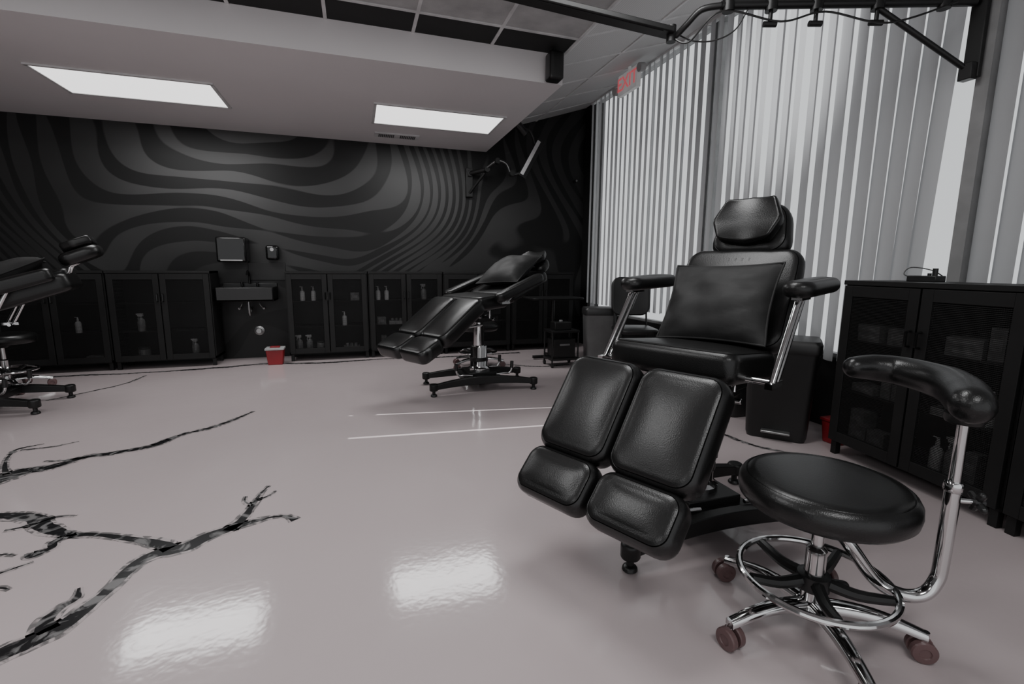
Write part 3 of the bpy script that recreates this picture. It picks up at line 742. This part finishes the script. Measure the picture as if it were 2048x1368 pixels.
def redbin(loc,s,label):
    e=empty("sharps_container",loc,label,"container",group="red sharps containers")
    q=MB(); q.rings([[(x*a*s,y*a*.8*s,z*s) for x,y in((-1,-1),(1,-1),(1,1),(-1,1))] for a,z in((.075,0),(.09,.17))],REDPL); q.obj("tub",e,bevel=.008*s)
    q=MB(); q.box((0,0,.18*s),(.195*s,.16*s,.022*s),WHITEPL if s>.9 else REDPL); q.box((0,0,.197*s),(.10*s,.07*s,.014*s),REDPL); q.obj("lid",e,bevel=.004)
redbin((-.90,5.86,0),1.0,"red plastic sharps container with pale lid beside the cabinet")
redbin((2.90,2.13,0),.85,"small red container on the floor beside the cabinet")

# ---------------------------------------------------------------- bins
def bin_(loc,a,b_,h,label,mat,rot=0,step=True):
    e=empty("trash_bin",loc,label,"bin",rot=rot,group="floor bins")
    def ring(fa,z,r_=.04):
        o=[]
        for qx,qy,st in((1,1,0),(-1,1,pi/2),(-1,-1,pi),(1,-1,1.5*pi)):
            for k in range(5):
                t=st+k/4*pi/2; o.append((qx*(a*fa-r_)+r_*math.cos(t),qy*(b_*fa-r_)+r_*math.sin(t),z))
        return o
    q=MB(); q.rings([ring(.80,0),ring(.84,.03),ring(.96,h-.09),ring(.98,h-.08)],mat); q.obj("body",e)
    q=MB(); q.rings([ring(1.0,h-.08),ring(1.02,h-.07),ring(1.02,h-.02),ring(.95,h),ring(.4,h+.008)],mat if step or h>.7 else GREYPL); q.obj("lid",e)
    if step:
        q=MB(); q.box((0,-b_*.84-.02,.06),(a*.8,.06,.016),VALV); q.obj("pedal",e,bevel=.006,label="metal foot pedal")
bin_((2.66,2.38,0),.21,.17,.66,"black plastic step bin between treatment chair and cabinet",BINPL,rot=-.85)
bin_((2.79,2.93,0),.24,.20,.82,"tall dark grey bin by the window blinds",GREYPL,rot=-pi/2,step=False)
bin_((2.62,4.82,0),.18,.15,.66,"grey plastic waste bin near the blinds",LTBIN,rot=-.3,step=False)
e=empty("side_table",(2.25,5.30,0),"small round-cornered black side table near the corner","table")
q=MB(); q.pad(.66,.42,.025,CABBLK,Matrix.Translation((0,0,.74)),rc=.06,re=.01,crown=0,seam=False); q.obj("table_top",e)
q=MB(); q.cyl((0,0,.03),(0,0,.73),.022,BLKMET); q.box((0,0,.03),(.5,.05,.03),BLKMET); q.box((0,0,.03),(.05,.36,.03),BLKMET)
q.obj("pedestal",e,bevel=.003)
e=empty("waiting_chair",(2.78,4.34,0),"black chair with rounded mesh back beside the blinds","chair",rot=-.3)
q=MB(); q.pad(.42,.44,.05,BLKPL,Matrix.Translation((0,0,.46)),rc=.08,re=.02); q.obj("seat",e)
q=MB(); q.pad(.42,.42,.035,BLKPL,fr((0,.21,.80),(0,.15,1),(0,-1,.15)),rc=.10,re=.015,crown=-.01,seam=False); q.obj("backrest",e)
for sx_ in(-1,1):
    for sy_ in(-1,1):
        q=MB(); q.tube([(sx_*.19,sy_*.19,0),(sx_*.18,sy_*.17,.45)]+([(sx_*.17,.20,.70)] if sy_>0 else []),.011,BLKMET,seg=8); q.obj("leg",e)
e=empty("trolley",(2.19,4.90,0),"low slim black equipment cart beside the side table","cart")
for z in(.09,.40):
    q=MB(); q.bx(-.17,.17,-.13,.13,z-.012,z+.012,BLKMET); q.obj("shelf",e,bevel=.003)
for sx_ in(-1,1):
    for sy_ in(-1,1):
        q=MB(); q.cyl((sx_*.155,sy_*.115,.05),(sx_*.155,sy_*.115,.40),.010,BLKMET,seg=8); q.obj("upright",e)
        q=MB(); q.cyl((sx_*.155-.01,sy_*.115,.025),(sx_*.155+.01,sy_*.115,.025),.025,BLKPL,seg=14); q.cyl((sx_*.155,sy_*.115,.03),(sx_*.155,sy_*.115,.06),.006,BLKMET,seg=8); q.obj("caster",e)
q=MB(); q.bx(2.08,2.28,4.83,4.97,.413,.50,BLKPL); q.cyl((2.18,4.90,.49),(2.18,4.90,.52),.02,GREYBOT); q.obj("equipment_box",label="small black equipment box on the low cart",category="box",bevel=.006,group="equipment boxes on the cart")
q=MB(); q.bx(2.06,2.32,4.80,4.99,.103,.31,BLKPL); q.bx(2.13,2.25,4.795,4.80,.24,.26,GREYBOT); q.obj("equipment_box",label="larger black equipment box on the cart's lower shelf",category="box",bevel=.006,group="equipment boxes on the cart")

e=empty("power_supply",(2.88,1.74,1.04),"black power box with knob and cable on the cabinet top","power supply")
q=MB(); q.box((0,0,.016),(.08,.14,.032),BLKPL); q.obj("housing",e,bevel=.004)
q=MB(); q.cyl((0,-.04,.03),(0,-.04,.07),.012,BLKPL); q.cyl((0,-.015,.03),(0,-.015,.045),.009,BLKPL); q.obj("knob",e)
q=MB(); q.tube([(0,.065,.02),(0,.11,.04),(.02,.09,.075),(.04,.0,.06),(.05,-.06,.02)],.003,BLKPL,smooth=6,seg=6); q.obj("cable",e)

e=empty("speaker",(1.585,3.80,2.69),"black speaker mounted on the ceiling bulkhead","speaker")
q=MB(); q.pad(.21,.12,.12,BLKPL,fr((0,0,0),(0,0,1),(0,-1,0)),rc=.02,re=.018,crown=.004,seam=False); q.obj("housing",e)
q=MB(); q.cyl((0,.05,0),(0,.10,0),.02,BLKMET); q.cyl((0,0,.10),(0,0,.14),.015,BLKMET); q.obj("bracket",e)

# exit sign
EX=(2.82,4.72,3.04)
e=empty("exit_sign",EX,"white exit sign with red letters and twin emergency lamps","exit sign")
q=MB(); q.box((0,0,0),(.05,.37,.21),EXITW); q.obj("housing",e,bevel=.006)
cu=bpy.data.curves.new("t","FONT"); cu.body="EXIT"; cu.size=.19; cu.extrude=.002; cu.offset=.002; cu.align_x='CENTER'; cu.align_y='CENTER'
to=bpy.data.objects.new("t",cu); COL.objects.link(to); bpy.context.view_layer.update()
me=bpy.data.meshes.new_from_object(to.evaluated_get(bpy.context.evaluated_depsgraph_get())); bpy.data.objects.remove(to)
me.materials.clear(); me.materials.append(EXITRED)
lo=bpy.data.objects.new("lettering",me); COL.objects.link(lo); lo.parent=e; lo["label"]="red EXIT letters"
lo.matrix_local=Matrix.Translation((-.028,0,0))@fr((0,0,0),(0,-1,0),(-1,0,0))
q=MB(); q.cyl((0,0,.10),(0,0,zr(EX[0])-EX[2]),.015,EXITW); q.obj("ceiling_mount",e)
for s_ in(-1,1):
    q=MB(); q.cyl((0,s_*.18,.05 if s_<0 else -.02),(0,s_*.225,.06 if s_<0 else -.02),.012,WHITEPL); q.cyl((.02,s_*.24,.06 if s_<0 else -.02),(-.04,s_*.24,.05 if s_<0 else -.03),.042,WHITEPL,seg=24); q.obj("emergency_lamp",e)

# overhead studio light arm by window
e=empty("wall_light_arm",(3.04,1.76,2.10),"black wall-mounted swivel arm carrying a long strip light","light arm")
def W2(p): return (p[0]-3.04,p[1]-1.76,p[2]-2.10)
q=MB(); q.box((0,0,.22),(.03,.07,.50),BLKMET); q.box((-.03,.0,0.0),(.05,.06,.08),BLKMET); q.obj("wall_plate",e,bevel=.004)
q=MB(); A=Vector((3.01,1.77,2.43)); B=Vector((1.82,2.19,2.42))
q.tube([W2(A),W2(B)],.020,BLKMET); q.tube([W2((3.0,1.77,2.12)),W2(A.lerp(B,.38)-Vector((0,0,.02)))],.014,BLKMET)
q.tube([W2(A+Vector((0,0,.035))),W2(A.lerp(B,.5)+Vector((0,0,.03))),W2(B+Vector((.05,0,.03)))],.007,BLKMET,smooth=4)
for t in(.12,.38,.62,.80,.97): 
    p=A.lerp(B,t); q.tube([W2(p+Vector((0,0,.035))),W2(p-Vector((0,0,.03)))],.030,BLKMET)
for t in(.38,.62,.80):
    p=A.lerp(B,t); q.cyl(W2(p-Vector((0,0,.03))),W2(p-Vector((0,0,.09))),.010,BLKMET); q.cyl(W2(p-Vector((.03,-.01,.09))),W2(p-Vector((-.03,.01,.09))),.014,BLKMET)
q.obj("boom",e,label="black boom with clamps")
q=MB(); q.tube([W2(B),W2((1.74,2.24,2.41)),W2((1.70,2.30,2.36)),W2((1.68,2.36,2.33)),W2((1.66,2.37,2.345))],.016,BLKPL,smooth=6)
q.cyl(W2((1.66,2.37,2.38)),W2((1.66,2.37,2.30)),.025,BLKMET); q.obj("gooseneck",e)
q=MB(); C=Vector((1.66,2.37,2.345)); D=Vector((.70,2.52,2.47)); M=fr(W2((C+D)/2),D-C,(0,0,1))
q.box((0,0,0),((D-C).length,.09,.03),BLKMET,M); q.obj("strip_light",e,bevel=.006,label="long black strip light")
q=MB(); q.box((0,0,-.0165),((D-C).length-.12,.065,.002),GREYPL,M); q.obj("diffuser",e,smooth=False)
q=MB(); q.tube([W2((2.9,1.78,2.42)),W2((2.6,1.90,2.33)),W2((2.3,2.0,2.38)),W2((2.1,2.08,2.34)),W2((1.82,2.18,2.39)),W2((1.72,2.3,2.28)),W2((1.66,2.37,2.33))],.005,BLKPL,smooth=8,seg=6); q.obj("cable",e)
q=MB(); q.tube([W2((1.95,2.14,2.41)),W2((1.90,2.17,2.31)),W2((1.82,2.22,2.27)),W2((1.75,2.30,2.29)),W2((1.69,2.36,2.34))],.004,BLKPL,smooth=8,seg=6); q.obj("cable",e)

# far wall lamp
e=empty("wall_light_arm",(1.46,YF,2.05),"black wall-mounted jointed arm with a slim strip lamp","light arm")
def W3(p): return (p[0]-1.46,p[1]-YF,p[2]-2.05)
q=MB(); q.box((0,-.03,.14),(.09,.06,.36),BLKMET); q.box((0,-.07,.25),(.05,.05,.07),BLKMET); q.obj("wall_plate",e,bevel=.004)
q=MB(); q.tube([W3((1.46,6.28,2.30)),W3((1.64,6.1,2.33))],.028,BLKMET); q.tube([W3((1.46,6.30,2.06)),W3((1.62,6.12,2.29))],.018,BLKMET); q.obj("boom",e)
q=MB(); q.tube([W3((1.62,6.1,2.33)),W3((1.75,6.0,2.42)),W3((1.86,5.95,2.38)),W3((1.92,5.93,2.26)),W3((2.04,5.9,2.28))],.020,DKMET,smooth=6); q.tube([W3((2.02,5.9,2.28)),W3((2.14,5.92,2.45)),W3((2.22,5.92,2.62)),W3((2.15,5.9,2.78)),W3((2.04,5.88,2.80))],.014,BLKPL,smooth=6)
for p in ((1.75,6.0,2.42),(1.92,5.93,2.27),(1.64,6.1,2.33)): q.cyl(W3((p[0],p[1]-.035,p[2])),W3((p[0],p[1]+.035,p[2])),.035,BLKPL)
q.cyl(W3((1.97,5.86,2.84)),W3((2.08,5.88,2.74)),.045,BLKPL); q.obj("gooseneck",e)
q=MB(); C=Vector((2.03,5.86,2.22)); D=Vector((2.29,5.88,2.68)); M=fr(W3((C+D)/2),D-C,(0,-1,0)); q.box((0,0,0),((D-C).length,.10,.03),BLKMET,M); q.obj("strip_lamp",e,bevel=.004)
q=MB(); q.box((0,.022,.017),((D-C).length-.05,.045,.003),simple("lamp_strip",.55,.5),M); q.obj("diffuser",e,smooth=False)
e=empty("security_camera",(2.98,6.30,2.3),"tiny black camera on the corner wall","camera")
q=MB(); q.cyl((0,.05,0),(0,-.03,0),.02,BLKPL); q.obj("housing",e)
q=MB(); q.cyl((0,-.03,0),(0,-.035,0),.012,GREYBOT); q.obj("lens",e)

# ---------------------------------------------------------------- lights
def lamp(name,kind,loc,energy,**kw):
    l=bpy.data.lights.new(name,kind); l.energy=energy
    for k_,v in kw.items(): setattr(l,k_,v)
    o=bpy.data.objects.new(name,l); COL.objects.link(o); o.location=loc; return o
for x,y in((-1.7,5.13),(.87,5.17)):
    lamp("panel_and_fill_lamp",'AREA',(x,y,ZS-.02),28,shape='RECTANGLE',size=1.2,size_y=.6)
for x,y,p in((-3.8,1.9,20),(-1.4,1.9,24),(.9,1.9,28),(-2.6,-.6,22),(.4,-.6,28)):  # added fill: unseen lamps without panels, only to brighten the room
    lamp("panel_and_fill_lamp",'AREA',(x,y,ZC-.02),p,shape='RECTANGLE',size=1.2,size_y=.6)
S=Vector((9.0,2.2,8.9)); Tg=Vector((.6,3.33,0)); o=lamp("sunbeam",'SPOT',S,17000,spot_size=math.radians(9),spot_blend=1.0,shadow_soft_size=.01); o.rotation_euler=(Tg-S).to_track_quat('-Z','Y').to_euler()
